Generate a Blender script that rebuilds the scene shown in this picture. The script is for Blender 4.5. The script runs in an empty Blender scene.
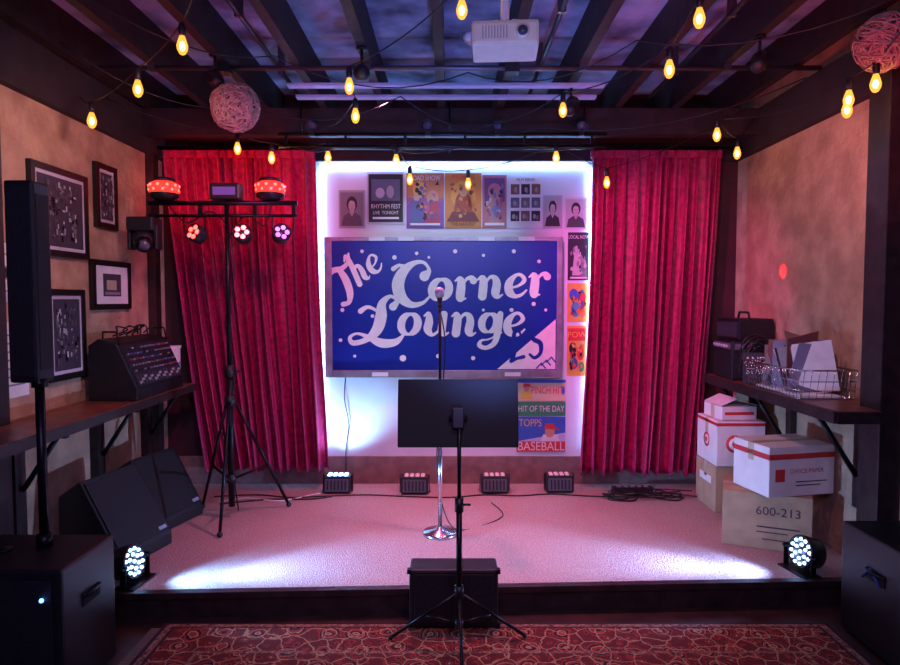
import bpy, bmesh, math, random
import numpy as np
from mathutils import Vector, Matrix, Euler
random.seed(7)
scene=bpy.context.scene
try:
    scene.view_settings.view_transform='Standard'
    scene.view_settings.look='None'
except Exception as e: print(e)
R=math.radians
# ------------------------------------------------------------ materials
_m={}
def mat(name,col,rough=.6,metal=0,noise=0,nscale=20,bump=0,sheen=0,emit=None,es=0,col2=None,coat=0,bscale=None):
    if name in _m: return _m[name]
    m=bpy.data.materials.new(name); m.use_nodes=True
    nt=m.node_tree; b=nt.nodes['Principled BSDF']
    b.inputs['Base Color'].default_value=(*col,1)
    b.inputs['Roughness'].default_value=rough
    b.inputs['Metallic'].default_value=metal
    if sheen:
        b.inputs['Sheen Weight'].default_value=sheen
        b.inputs['Sheen Roughness'].default_value=.35
        b.inputs['Sheen Tint'].default_value=(1,.25,.6,1)
    if coat: b.inputs['Coat Weight'].default_value=coat
    if emit:
        b.inputs['Emission Color'].default_value=(*emit,1)
        b.inputs['Emission Strength'].default_value=es
    tc=nt.nodes.new('ShaderNodeTexCoord')
    nz=nt.nodes.new('ShaderNodeTexNoise'); nz.inputs['Scale'].default_value=nscale
    nz.inputs['Detail'].default_value=6
    nt.links.new(tc.outputs['Object'],nz.inputs['Vector'])
    cr=nt.nodes.new('ShaderNodeValToRGB')
    a=noise if noise else .04
    c2=col2 if col2 else tuple(max(0,c*(1-a)) for c in col)
    c1=tuple(min(1,c*(1+a)) for c in col) if not col2 else col
    cr.color_ramp.elements[0].color=(*c2,1); cr.color_ramp.elements[1].color=(*c1,1)
    cr.color_ramp.elements[0].position=.35; cr.color_ramp.elements[1].position=.65
    nt.links.new(nz.outputs['Fac'],cr.inputs['Fac'])
    nt.links.new(cr.outputs['Color'],b.inputs['Base Color'])
    if bump:
        src=nz
        if bscale:
            src=nt.nodes.new('ShaderNodeTexNoise'); src.inputs['Scale'].default_value=bscale; src.inputs['Detail'].default_value=8
            nt.links.new(tc.outputs['Object'],src.inputs['Vector'])
        bp=nt.nodes.new('ShaderNodeBump'); bp.inputs['Strength'].default_value=bump
        bp.inputs['Distance'].default_value=.012
        nt.links.new(src.outputs['Fac'],bp.inputs['Height'])
        nt.links.new(bp.outputs['Normal'],b.inputs['Normal'])
    _m[name]=m; return m
def C(r,g,b):
    n='paint_%02x%02x%02x'%(int(r*255),int(g*255),int(b*255))
    return mat(n,(r,g,b),.55)
black=mat('black_plastic',(.010,.010,.012),.45)
blackm=mat('black_metal',(.012,.012,.015),.35,.6)
grille=mat('speaker_grille',(.014,.014,.016),.6,.3,noise=.8,nscale=300,bump=.4)
chrome=mat('chrome',(.6,.6,.62),.2,1)
darkwood=mat('dark_wood',(.028,.015,.015),.45,0,.4,14,.3)
joistm=mat('joist_wood',(.022,.012,.012),.6,0,.4,12,.3)
shelfw=mat('shelf_wood',(.17,.06,.04),.35,0,.35,10,.1)
plaster=mat('plaster_wall',(.60,.38,.24),.85,0,0,6,1.0,col2=(.40,.235,.15),bscale=26)
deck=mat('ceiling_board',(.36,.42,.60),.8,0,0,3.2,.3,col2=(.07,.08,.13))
whitep=mat('white_panel',(.76,.79,.86),.6,0,.05,3)
maroonp=mat('maroon_wall_paint',(.05,.015,.02),.8,0,.2,6)
white=mat('white_paint',(.9,.9,.9),.5)
paper=mat('paper_white',(.82,.82,.80),.7)
cream=mat('projector_cream',(.80,.70,.46),.45)
carton=mat('cardboard',(.46,.30,.17),.8,0,.12,10,.1)
cartonw=mat('cardboard_white',(.80,.76,.70),.7,0,.05,10)
tapem=mat('packing_tape',(.58,.45,.28),.3)
redp=mat('red_print',(.6,.03,.03),.6)
bluep=mat('sign_blue',(.010,.035,.34),.3,0,.1,4)
silver=mat('sign_frame_metal',(.33,.32,.37),.4,.5,.2,10)
velvet=mat('red_velvet',(.34,.005,.07),.6,0,.35,30,.15,sheen=.45)
def bulbmat():
    m=bpy.data.materials.new('bulb_amber_glass'); m.use_nodes=True; nt=m.node_tree; nt.nodes.clear()
    o=nt.nodes.new('ShaderNodeOutputMaterial'); e=nt.nodes.new('ShaderNodeEmission'); t=nt.nodes.new('ShaderNodeBsdfTransparent'); x=nt.nodes.new('ShaderNodeMixShader')
    e.inputs['Color'].default_value=(1,.42,.06,1); e.inputs['Strength'].default_value=2.6; t.inputs['Color'].default_value=(1,.8,.45,1)
    x.inputs[0].default_value=.45; nt.links.new(t.outputs[0],x.inputs[1]); nt.links.new(e.outputs[0],x.inputs[2]); nt.links.new(x.outputs[0],o.inputs['Surface'])
    return m
bulbg=bulbmat()
fila=mat('bulb_filament',(1,.8,.4),.3,emit=(1,.64,.24),es=60)
ledw=mat('led_white_blue',(1,1,1),.3,emit=(.28,.52,1),es=6)
ledv=mat('led_violet',(1,1,1),.3,emit=(.6,.15,.8),es=2)
ledr=mat('led_red',(1,.1,.1),.3,emit=(1,.04,.03),es=10)
ledpk=mat('led_pink',(1,.6,.6),.3,emit=(1,.10,.12),es=9)
leddim=mat('led_dim',(.5,.3,.35),.2,emit=(.9,.3,.45),es=.45)
ledb=mat('led_blue',(.2,.3,1),.3,emit=(.1,.3,1),es=8)
strip=mat('led_strip_glow',(1,1,1),.3,emit=(.22,.46,1),es=34)
reddome=mat('red_translucent',(.8,.03,.02),.2,emit=(1,.03,.02),es=2.0)
rattan=mat('rattan',(.42,.27,.22),.8,0,.3,40)
carpet=mat('stage_carpet',(.62,.46,.42),.95,0,0,130,.8,col2=(.32,.23,.21))
floorm=mat('floor_wood',(.035,.018,.015),.5,0,.4,8,.1)

def rugmat():
    m=bpy.data.materials.new('oriental_rug'); m.use_nodes=True; nt=m.node_tree; b=nt.nodes['Principled BSDF']
    b.inputs['Roughness'].default_value=.95
    tc=nt.nodes.new('ShaderNodeTexCoord')
    dn=nt.nodes.new('ShaderNodeTexNoise'); dn.inputs['Scale'].default_value=14; dn.inputs['Detail'].default_value=3
    nt.links.new(tc.outputs['Object'],dn.inputs['Vector'])
    ad=nt.nodes.new('ShaderNodeMixRGB'); ad.blend_type='ADD'; ad.inputs['Fac'].default_value=.05
    nt.links.new(tc.outputs['Object'],ad.inputs['Color1']); nt.links.new(dn.outputs['Color'],ad.inputs['Color2'])
    def ramp(stops,src,const=True):
        c=nt.nodes.new('ShaderNodeValToRGB'); cr=c.color_ramp; cr.interpolation='CONSTANT' if const else 'LINEAR'
        while len(cr.elements)<len(stops): cr.elements.new(.5)
        for e,(p,col) in zip(cr.elements,stops): e.position=p; e.color=(*col,1)
        nt.links.new(src,c.inputs['Fac']); return c
    def vor(scale,rand,feat='F1'):
        v=nt.nodes.new('ShaderNodeTexVoronoi'); v.feature=feat; v.inputs['Scale'].default_value=scale; v.inputs['Randomness'].default_value=rand
        nt.links.new(ad.outputs['Color'],v.inputs['Vector']); return v
    tan=(.40,.26,.13); dk=(.018,.009,.016); mr=(.12,.016,.014); rd=(.30,.035,.022); br=(.15,.06,.035)
    v1=vor(6.5,.4); c1=ramp([(0,rd),(.07,tan),(.12,dk),(.18,rd),(.25,tan),(.28,dk),(.33,rd),(.37,mr)],v1.outputs['Distance'])
    v2=vor(24,.9); c2=ramp([(0,tan),(.17,dk),(.28,rd),(.42,mr)],v2.outputs['Distance'])
    v3=vor(11,.8,'DISTANCE_TO_EDGE'); c3=ramp([(0,(1,1,1)),(.028,(0,0,0))],v3.outputs['Distance'])
    gt=nt.nodes.new('ShaderNodeMath'); gt.operation='GREATER_THAN'; gt.inputs[1].default_value=.37
    nt.links.new(v1.outputs['Distance'],gt.inputs[0])
    mx=nt.nodes.new('ShaderNodeMixRGB'); nt.links.new(gt.outputs[0],mx.inputs['Fac'])
    nt.links.new(c1.outputs['Color'],mx.inputs['Color1']); nt.links.new(c2.outputs['Color'],mx.inputs['Color2'])
    m2=nt.nodes.new('ShaderNodeMixRGB'); nt.links.new(c3.outputs['Color'],m2.inputs['Fac']); nt.links.new(mx.outputs['Color'],m2.inputs['Color1']); m2.inputs['Color2'].default_value=(*tan,1)
    nt.links.new(m2.outputs['Color'],b.inputs['Base Color'])
    nz=nt.nodes.new('ShaderNodeTexNoise'); nz.inputs['Scale'].default_value=250
    bp=nt.nodes.new('ShaderNodeBump'); bp.inputs['Strength'].default_value=.4; bp.inputs['Distance'].default_value=.005
    nt.links.new(tc.outputs['Object'],nz.inputs['Vector']); nt.links.new(nz.outputs['Fac'],bp.inputs['Height']); nt.links.new(bp.outputs['Normal'],b.inputs['Normal'])
    return m
rugm=rugmat()
rugb=mat('rug_border',(.36,.24,.14),.95,0,0,60,.3,col2=(.10,.02,.02))
rugn=mat('rug_navy',(.03,.015,.025),.95)
fringe=mat('rug_fringe',(.30,.24,.18),.95)

# ------------------------------------------------------------ builder
class B:
    def __init__(s,name): s.name=name; s.bm=bmesh.new(); s.mats=[]; s.M=Matrix.Identity(4)
    def mi(s,m):
        if m not in s.mats: s.mats.append(m)
        return s.mats.index(m)
    def merge(s,t,m,smooth=False,L=None):
        i=s.mi(m)
        for f in t.faces: f.material_index=i; f.smooth=smooth
        bmesh.ops.transform(t,matrix=s.M@(L if L else Matrix.Identity(4)),verts=t.verts)
        me=bpy.data.meshes.new('t'); t.to_mesh(me); t.free(); s.bm.from_mesh(me); bpy.data.meshes.remove(me)
    def box(s,c,size,m,rot=(0,0,0),bev=0):
        t=bmesh.new(); bmesh.ops.create_cube(t,size=1)
        bmesh.ops.scale(t,vec=size,verts=t.verts)
        if bev: bmesh.ops.bevel(t,geom=t.edges[:],offset=bev,segments=2,affect='EDGES',profile=.6)
        s.merge(t,m,False,Matrix.Translation(c)@Euler(rot).to_matrix().to_4x4())
    def bb(s,x0,x1,y0,y1,z0,z1,m,bev=0):
        s.box(((x0+x1)/2,(y0+y1)/2,(z0+z1)/2),(abs(x1-x0),abs(y1-y0),abs(z1-z0)),m,bev=bev)
    def cyl(s,p1,p2,r,m,r2=None,seg=20):
        p1=Vector(p1);p2=Vector(p2); d=p2-p1
        t=bmesh.new(); bmesh.ops.create_cone(t,cap_ends=True,segments=seg,radius1=r,radius2=r if r2 is None else r2,depth=d.length)
        q=Vector((0,0,1)).rotation_difference(d.normalized())
        s.merge(t,m,True,Matrix.Translation((p1+p2)/2)@q.to_matrix().to_4x4())
    def sph(s,c,r,m,sc=(1,1,1),seg=16,rot=(0,0,0)):
        t=bmesh.new(); bmesh.ops.create_uvsphere(t,u_segments=seg,v_segments=max(8,seg//2),radius=r)
        bmesh.ops.scale(t,vec=sc,verts=t.verts)
        s.merge(t,m,True,Matrix.Translation(c)@Euler(rot).to_matrix().to_4x4())
    def lathe(s,prof,c,m,seg=20,rot=(0,0,0)):
        t=bmesh.new(); rings=[]
        for r,z in prof: rings.append([t.verts.new((max(r,1e-4)*math.cos(2*math.pi*i/seg),max(r,1e-4)*math.sin(2*math.pi*i/seg),z)) for i in range(seg)])
        for a,b in zip(rings,rings[1:]):
            for i in range(seg): t.faces.new((a[i],a[(i+1)%seg],b[(i+1)%seg],b[i]))
        t.faces.new(rings[0][::-1]); t.faces.new(rings[-1])
        s.merge(t,m,True,Matrix.Translation(c)@Euler(rot).to_matrix().to_4x4())
    def tube(s,pts,r,m,seg=6,closed=False):
        pts=[Vector(p) for p in pts]; n=len(pts); t=bmesh.new(); rings=[]; up=None
        for i,p in enumerate(pts):
            if closed: d=pts[(i+1)%n]-pts[i-1]
            else: d=pts[min(i+1,n-1)]-pts[max(i-1,0)]
            d.normalize()
            if up is None: up=d.orthogonal().normalized()
            up=(up-d*up.dot(d)).normalized(); w=d.cross(up)
            rings.append([t.verts.new(p+(up*math.cos(2*math.pi*k/seg)+w*math.sin(2*math.pi*k/seg))*r) for k in range(seg)])
        rr=list(zip(rings,rings[1:]))
        if closed: rr.append((rings[-1],rings[0]))
        for a,b in rr:
            for k in range(seg): t.faces.new((a[k],a[(k+1)%seg],b[(k+1)%seg],b[k]))
        if not closed: t.faces.new(rings[0][::-1]); t.faces.new(rings[-1])
        s.merge(t,m,True)
    def prism(s,pts,vec,m,bev=0):
        t=bmesh.new(); v=Vector(vec); a=[t.verts.new(p) for p in pts]; b=[t.verts.new(Vector(p)+v) for p in pts]
        n=len(a); t.faces.new(a); t.faces.new(b[::-1])
        for i in range(n): t.faces.new((a[i],b[i],b[(i+1)%n],a[(i+1)%n]))
        bmesh.ops.recalc_face_normals(t,faces=t.faces)
        if bev: bmesh.ops.bevel(t,geom=t.edges[:],offset=bev,segments=2,affect='EDGES',profile=.6)
        s.merge(t,m)
    def text(s,txt,size,c,m,rot=(R(90),0,0),bold=0,sx=1,ext=0):
        cu=bpy.data.curves.new('txt','FONT'); cu.body=txt; cu.size=size; cu.align_x='CENTER'; cu.align_y='CENTER'; cu.offset=bold; cu.resolution_u=4; cu.extrude=ext
        o=bpy.data.objects.new('txt',cu); bpy.context.collection.objects.link(o)
        dg=bpy.context.evaluated_depsgraph_get(); me=o.evaluated_get(dg).to_mesh()
        t=bmesh.new(); t.from_mesh(me); bpy.data.objects.remove(o); bpy.data.curves.remove(cu)
        s.merge(t,m,False,Matrix.Translation(c)@Euler(rot).to_matrix().to_4x4()@Matrix.Diagonal((sx,1,1,1)))
    def done(s,recalc=True):
        me=bpy.data.meshes.new(s.name)
        if recalc: bmesh.ops.recalc_face_normals(s.bm,faces=s.bm.faces)
        vs=[v.co for v in s.bm.verts]
        lo=Vector((min(v.x for v in vs),min(v.y for v in vs),min(v.z for v in vs))); hi=Vector((max(v.x for v in vs),max(v.y for v in vs),max(v.z for v in vs)))
        c=Vector(((lo.x+hi.x)/2,(lo.y+hi.y)/2,lo.z))
        bmesh.ops.translate(s.bm,vec=-c,verts=s.bm.verts)
        s.bm.to_mesh(me); s.bm.free()
        for m in s.mats: me.materials.append(m)
        o=bpy.data.objects.new(s.name,me); o.location=c; bpy.context.collection.objects.link(o); return o
def TR(loc,rz=0,rx=0,ry=0): return Matrix.Translation(loc)@Euler((R(rx),R(ry),R(rz))).to_matrix().to_4x4()
def crom(p,n=8):
    out=[]
    q=[p[0]]+list(p)+[p[-1]]
    for i in range(1,len(q)-2):
        a,b,c,d=q[i-1],q[i],q[i+1],q[i+2]
        for k in range(n):
            t=k/n
            out.append(tuple(.5*((2*b[j])+(-a[j]+c[j])*t+(2*a[j]-5*b[j]+4*c[j]-d[j])*t*t+(-a[j]+3*b[j]-3*c[j]+d[j])*t**3) for j in range(len(b))))
    out.append(tuple(p[-1])); return out

# ------------------------------------------------------------ room shell
W=2.19; YB=5.0; ZS=.13; ZC=3.1
b=B('floor'); b.bb(-W-.1,W+.1,-.8,YB+.1,-.1,0,floorm); b.done()
b=B('wall_back'); b.bb(-W-.1,W+.1,YB,YB+.1,0,ZC,maroonp); b.done()
b=B('trim_back_panel'); b.bb(-1.03,1.09,YB-.006,YB,.34,2.60,whitep); b.done()
b=B('wall_left'); b.bb(-W-.1,-W,3.1,YB,0,ZC,plaster); b.done()
b=B('wall_right'); b.bb(W,W+.1,3.1,YB,0,ZC,plaster); b.done()
dk=mat('dark_paint_wall',(.03,.018,.022),.8,0,.2,8,.2)
b=B('wall_left'); b.bb(-W-.1,-W,-.8,3.1,0,ZC,dk); b.done()
b=B('wall_right'); b.bb(W,W+.1,-.8,3.1,0,ZC,dk); b.done()
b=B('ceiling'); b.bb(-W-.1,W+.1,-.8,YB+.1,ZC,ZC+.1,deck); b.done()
b=B('ceiling_joists')
for k in range(-4,7):
    x=-.466+.406*k
    b.bb(x-.026,x+.026,-.8,YB,2.88,ZC,joistm)
b.done()
b=B('ceiling_beam'); b.bb(-W,W,4.58,4.68,2.70,2.88,joistm); b.done()
b=B('trim_ceiling_slats')
slat=mat('slat_white',(.5,.55,.8),.6)
for y in (4.05,4.28): b.bb(-1.0,.95,y,y+.06,2.862,2.879,slat)
b.done()
pipem=mat('conduit_metal',(.12,.11,.13),.35,.8)
b=B('ceiling_conduit')
for x,z in ((-1.02,2.93),(.54,2.95),(1.36,2.93)):
    b.cyl((x,-.5,z),(x,4.5,z),.013,pipem)
    for y in (2.4,3.2,4.0): b.bb(x-.02,x+.02,y,y+.02,z-.016,ZC,pipem)
b.cyl((-2.0,3.75,2.862),(2.1,3.75,2.862),.014,pipem)
for x in (-1.684,-.466,.752,1.564): b.bb(x-.02,x+.02,3.73,3.77,2.845,2.88,pipem)
b.bb(-1.32,-1.24,3.71,3.79,2.83,2.88,black); b.bb(.31,.39,3.71,3.79,2.83,2.88,black)
b.done()
b=B('trim_back_fascia'); b.bb(-W,W,YB-.03,YB,2.60,2.88,dk); b.done()
b=B('trim_left_fascia'); b.bb(-W,-W+.05,3.14,YB-.03,2.60,2.88,dk); b.done()
b=B('trim_right_fascia'); b.bb(W-.05,W,3.28,YB-.03,2.60,2.88,dk); b.done()
b=B('trim_corner_left'); b.bb(-W,-W+.06,4.72,4.80,ZS,2.6,darkwood); b.done()
b=B('trim_post_right'); b.bb(W-.11,W,3.12,3.28,0,2.88,darkwood,.005); b.done()
b=B('trim_post_left'); b.bb(-W,-W+.05,3.02,3.14,0,2.88,darkwood,.005); b.done()
# stage
b=B('stage')
b.prism([(-W+.06,3.06,0),(W-.12,3.235,0),(W-.12,YB-.03,0),(-W+.06,YB-.03,0)],(0,0,ZS-.012),darkwood)
b.prism([(-W+.06,3.045,ZS-.03),(W-.12,3.22,ZS-.03),(W-.12,3.265,ZS-.03),(-W+.06,3.09,ZS-.03)],(0,0,.034),darkwood,.004)
b.prism([(-W+.06,3.085,ZS-.013),(W-.115,3.26,ZS-.013),(W-.115,3.29,ZS-.013),(W-.005,3.29,ZS-.013),(W-.005,YB-.03,ZS-.013),(-W+.06,YB-.03,ZS-.013)],(0,0,.013),carpet)
b.done()
b=B('baseboard_back'); b.bb(-W,W,YB-.025,YB,ZS,.34,mat('base_board_wood',(.28,.17,.15),.6,0,.2,12)); b.done()
# rug
b=B('oriental_rug')
b.bb(-1.36,1.80,1.0,3.035,0,.008,rugn)
b.bb(-1.34,1.78,1.03,3.02,.006,.0095,rugb)
b.bb(-1.31,1.75,1.07,2.995,.007,.0105,rugn)
b.bb(-1.295,1.735,1.09,2.982,.008,.0115,rugm)
b.bb(-1.12,1.56,1.27,2.78,.009,.0120,rugb)
b.bb(-1.10,1.54,1.29,2.76,.010,.0125,rugm)
for k in range(166):
    y=1.01+k*.012; b.bb(-1.41,-1.36,y,y+.003,0,.003,fringe)
b.done()

# ------------------------------------------------------------ curtains
def curtain(name,topx,botx,y,ztop,zbot,folds,seed):
    rnd=random.Random(seed); rows=40
    ws=[.6+rnd.random()*.9 for _ in range(folds)]; amps=[.6+rnd.random()*.6 for _ in range(folds)]
    t=bmesh.new(); grid=[]
    tot=sum(ws)
    for j in range(rows+1):
        v=j/rows; row=[]
        z=ztop+(zbot-ztop)*v
        xl=topx[0]+(botx[0]-topx[0])*v**1.3; xr=topx[1]+(botx[1]-topx[1])*v**1.2
        acc=0
        for f in range(folds):
            for k in range(12):
                u=k/12; s=(acc+ws[f]*u)/tot
                a=(.032+.040*v**.6)*amps[f]
                wob=.012*math.sin(v*5+f*1.7)*v
                yy=y-a*math.sin(2*math.pi*u)-.012*math.sin(4*math.pi*u+v*3+f)
                row.append(t.verts.new((xl+(xr-xl)*s+wob+.014*math.cos(2*math.pi*u),yy,z+.012*math.sin(f*2.1)*v)))
            acc+=ws[f]
        grid.append(row)
    for j in range(rows):
        for i in range(len(grid[0])-1):
            t.faces.new((grid[j][i],grid[j+1][i],grid[j+1][i+1],grid[j][i+1]))
    bb_=B(name); bb_.merge(t,velvet,True)
    bb_.bb(topx[0],topx[1],y-.012,y+.012,ztop-.05,ztop+.005,velvet,.004)
    nr=10
    for i in range(nr):
        x=topx[0]+(topx[1]-topx[0])*(i+.5)/nr
        bb_.tube([(x,y+.02*math.cos(a),ztop+.018+.02*math.sin(a)) for a in [k*math.pi/5 for k in range(10)]],.003,blackm,5,True)
    o=bb_.done(False)
    md=o.modifiers.new('thick','SOLIDIFY'); md.thickness=.004
    return o
curtain('stage_curtain',(-2.10,-1.0),(-1.80,-.935),4.82,2.64,.27,14,3)
curtain('stage_curtain',(1.03,1.99),(.97,1.86),4.82,2.64,.25,13,5)
b=B('curtain_rod'); b.cyl((-W,4.82,2.662),(W,4.82,2.662),.013,blackm)
for x in (-1.9,0,1.9): b.bb(x-.01,x+.01,4.82,4.97,2.655,2.67,blackm)
b.done()
b=B('led_strip_light'); b.bb(-.98,1.04,4.972,4.985,2.562,2.572,strip); b.done()
b=B('led_strip_light'); b.bb(-.985,-.975,4.972,4.985,.4,2.55,strip); b.done()
b=B('led_strip_light'); b.bb(1.062,1.072,4.972,4.985,.4,2.55,strip); b.done()

# ------------------------------------------------------------ sign
S=.007585; SX=-.887; SZ=1.02; SY=4.90
b=B('lounge_sign')
b.bb(SX-.03,SX+1.72,SY+.01,SY+.06,SZ-.03,SZ+1.0,darkwood)
b.bb(SX,SX+1.69,SY,SY+.02,SZ,SZ+.97,bluep)
for (x0,x1,z0,z1) in ((SX-.055,SX,SZ-.055,SZ+1.0),(SX+1.69,SX+1.73,SZ-.055,SZ+1.0),(SX,SX+1.69,SZ-.055,SZ),(SX,SX+1.69,SZ+.97,SZ+1.0)):
    b.bb(x0,x1,SY-.015,SY+.03,z0,z1,silver,.004)
for x,z in ((SX+.28,SZ+.972),(SX+.5,SZ+.972),(SX+1.1,SZ+.972),(SX+1.4,SZ+.972),(SX+.3,SZ-.045),(SX+1.3,SZ-.045)):
    b.bb(x,x+.12,SY-.02,SY-.013,z,z+.03,whitep)
# painted lettering: strokes rasterised to one clean flat mask
Q=4; GW,GH=223*Q,128*Q
yyg,xxg=np.mgrid[0:GH,0:GW]; xxg=(xxg+.5)/Q; yyg=(yyg+.5)/Q
masks={'w':np.zeros((GH,GW),bool),'b':np.zeros((GH,GW),bool)}
def disc(k,x,y,r):
    i0=max(0,int((x-r)*Q)-1); i1=min(GW,int((x+r)*Q)+2); j0=max(0,int((y-r)*Q)-1); j1=min(GH,int((y+r)*Q)+2)
    if i1<=i0 or j1<=j0: return
    masks[k][j0:j1,i0:i1]|=((xxg[j0:j1,i0:i1]-x)**2+(yyg[j0:j1,i0:i1]-y)**2)<r*r
WF=.84
def stroke(pts,M2,k):
    sc=(Vector(M2(1,0))-Vector(M2(0,0))).length
    for u,v,w in crom(pts,24):
        x,y=M2(u,v); disc(k,x,y,max(w*WF,.05)*sc/2)
def ell(cx,cy,rx,ry,thin,thick):
    return [(cx+rx*math.cos(a),cy+ry*math.sin(a),thin+(thick-thin)*abs(math.cos(a))) for a in [math.pi/2+k*math.pi/6 for k in range(13)]]
G={
'o':([ell(.45,.5,.33,.42,.13,.38)],1.0),
'r':([[(.0,.82,.08),(.16,.92,.2),(.24,.7,.38),(.24,.15,.40),(.3,.06,.2),(.46,.06,.08)],[(.26,.55,.1),(.42,.86,.14),(.6,.92,.22),(.70,.80,.34)]],.86),
'n':([[(.0,.82,.08),(.16,.92,.2),(.24,.7,.38),(.24,.12,.40)],[(.26,.5,.1),(.45,.88,.14),(.66,.86,.26),(.76,.6,.38),(.74,.22,.38),(.86,.06,.18),(1.02,.14,.08)]],1.10),
'e':([[(.16,.40,.1),(.5,.48,.12),(.72,.70,.2),(.56,.93,.16),(.34,.90,.18),(.14,.6,.36),(.18,.24,.38),(.42,.05,.2),(.66,.1,.14),(.84,.28,.08)]],.90),
'u':([[(.0,.84,.08),(.16,.92,.22),(.22,.6,.38),(.2,.28,.38),(.38,.06,.18),(.58,.16,.12),(.7,.4,.1)],[(.78,.90,.34),(.76,.3,.38),(.86,.07,.2),(1.04,.14,.08)]],1.10),
'g':([ell(.42,.55,.3,.37,.12,.36),[(.82,.92,.28),(.80,.2,.34),(.72,-.28,.26),(.42,-.48,.2),(.14,-.38,.22),(.2,-.18,.12),(.5,-.12,.08),(.95,.15,.08)]],1.02),
'C':([[(1.02,1.18,.42),(1.16,1.42,.16),(.95,1.70,.14),(.6,1.66,.22),(.25,1.3,.42),(.12,.8,.52),(.28,.32,.46),(.65,.05,.28),(1.05,.14,.16),(1.28,.42,.08)],[(.3,1.35,.12),(.12,1.55,.14),(-.1,1.4,.2)]],1.3),
'L':([[(.88,1.38,.3),(1.0,1.62,.16),(.75,1.78,.14),(.52,1.5,.3),(.52,1.0,.44),(.42,.5,.40),(.12,.14,.22),(-.3,.02,.2),(-.42,.24,.14),(-.2,.38,.10),(.15,.24,.18),(.6,-.02,.34),(1.05,-.0,.26),(1.3,.28,.08)],[(.5,1.15,.1),(.1,1.4,.14),(-.15,1.25,.2)]],1.3),
'T':([[(-.2,1.3,.12),(-.1,1.55,.24),(.25,1.68,.32),(.7,1.52,.28),(1.1,1.6,.2),(1.3,1.9,.1)],[(.55,1.55,.3),(.6,1.0,.42),(.5,.4,.40),(.25,.05,.26),(-.05,.12,.28)]],1.05),
'h':([[(.05,1.5,.12),(.25,1.68,.24),(.3,1.2,.36),(.22,.08,.38)],[(.26,.5,.1),(.45,.92,.18),(.64,.86,.28),(.70,.55,.36),(.68,.22,.36),(.82,.05,.16),(.95,.12,.08)]],1.05),
'l':([[(.9,1.35,.16),(.85,1.65,.16),(.6,1.6,.26),(.42,1.1,.34),(.25,.4,.32),(.0,.1,.2),(.35,.12,.22),(.8,.05,.26)]],.95),
's':([[(1.0,1.35,.2),(.85,1.68,.2),(.4,1.5,.26),(.5,1.05,.32),(.85,.65,.34),(.75,.15,.26),(.35,.0,.24),(.1,.3,.18)]],1.1)}
def word(txt,x,y,h,ang=0,slant=.18,sx=1.,k='w'):
    ca,sa=math.cos(R(ang)),math.sin(R(ang)); pen=0
    for ch in txt:
        strokes,adv=G[ch]
        def M2(u,v,pen=pen):
            X=(pen+u*sx+v*slant)*h; Y=v*h
            return (x+X*ca-Y*sa, y+X*sa+Y*ca)
        for st in strokes: stroke(st,M2,k)
        pen+=adv*sx
word('C',60,65,25.5,ang=-3,slant=.05,sx=1.10)
word('orner',95,68,23.5,ang=3,slant=.14,sx=1.09)
word('L',30,27,25.5,ang=2,slant=.12,sx=1.22)
word('ounge',64,34,24,ang=0,slant=.12,sx=1.04)
word('T',13,64,21,ang=36,slant=.15,sx=1.0)
word('he',25,82,19,ang=36,slant=.15,sx=.92)
masks['w']|=(xxg>164)&(xxg<222)&(yyg>1)&(yyg<1+(xxg-164)*.86)
word('l',178,7,17,ang=24,slant=.2,k='b'); word('s',196,10,17,ang=24,slant=.2,k='b')
for (x,y,r) in ((62,112,2.2),(84,116,1.7),(70,104,1.6),(122,118,2.1),(150,114,1.6),(180,118,2),(205,108,1.8),(10,60,2),(8,30,1.8),(40,54,1.8),(70,12,3.2),(105,14,2),(140,12,2),(157,24,1.8),(200,66,2.1),(212,60,1.6),(178,60,2),(30,118,1.8),(22,14,1.6),(150,60,1.5),(96,112,1.4)): disc('w',x,y,r)
def mask2mesh(k,m,yy):
    t=bmesh.new(); M=masks[k]
    for j in range(GH):
        d=np.diff(np.concatenate(([0],M[j].astype(int),[0]))); a=np.where(d==1)[0]; e=np.where(d==-1)[0]
        z0=SZ+j/Q*S; z1=SZ+(j+1)/Q*S
        for p,q in zip(a,e):
            x0=SX+p/Q*S; x1=SX+q/Q*S
            t.faces.new([t.verts.new(v) for v in ((x0,yy,z0),(x1,yy,z0),(x1,yy,z1),(x0,yy,z1))])
    b.merge(t,m)
WF=1
for i in range(3):
    x0=203+i*5
    for p in (((x0,2+i*3),(x0+5,7+i*3)),((x0+5,7+i*3),(x0+9,2+i*3))): stroke([(p[0][0],p[0][1],1.3),(p[1][0],p[1][1],1.3)],lambda u,v:(u,v),'b')
mask2mesh('w',white,SY-.002); mask2mesh('b',bluep,SY-.004)
b.done(False)

# ------------------------------------------------------------ posters
def poster(name,x0,x1,z0,z1,bg,items,y=4.988):
    w=x1-x0;h=z1-z0; b=B(name)
    b.bb(x0,x1,y-.004,y,z0,z1,C(*bg))
    yy=y-.0045
    for it in items:
        yy-=.0004
        if it[0]=='r':
            b.bb(x0+it[1]*w,x0+it[3]*w,yy,yy+.0003,z0+it[2]*h,z0+it[4]*h,C(*it[5]))
        elif it[0]=='e':
            t=bmesh.new(); t.faces.new([t.verts.new((x0+(it[1]+it[3]*math.cos(a))*w,yy,z0+(it[2]+it[4]*math.sin(a))*h)) for a in [k*math.pi/10 for k in range(20)]]); b.merge(t,C(*it[5]))
        elif it[0]=='t':
            b.text(it[1],it[4]*h,(x0+it[2]*w,yy,z0+it[3]*h),C(*it[5]),bold=.0,sx=it[6] if len(it)>6 else 1)
        elif it[0]=='p':
            t=bmesh.new(); t.faces.new([t.verts.new((x0+p[0]*w,yy,z0+p[1]*h)) for p in it[1]]); b.merge(t,C(*it[2]))
    return b.done()
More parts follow.
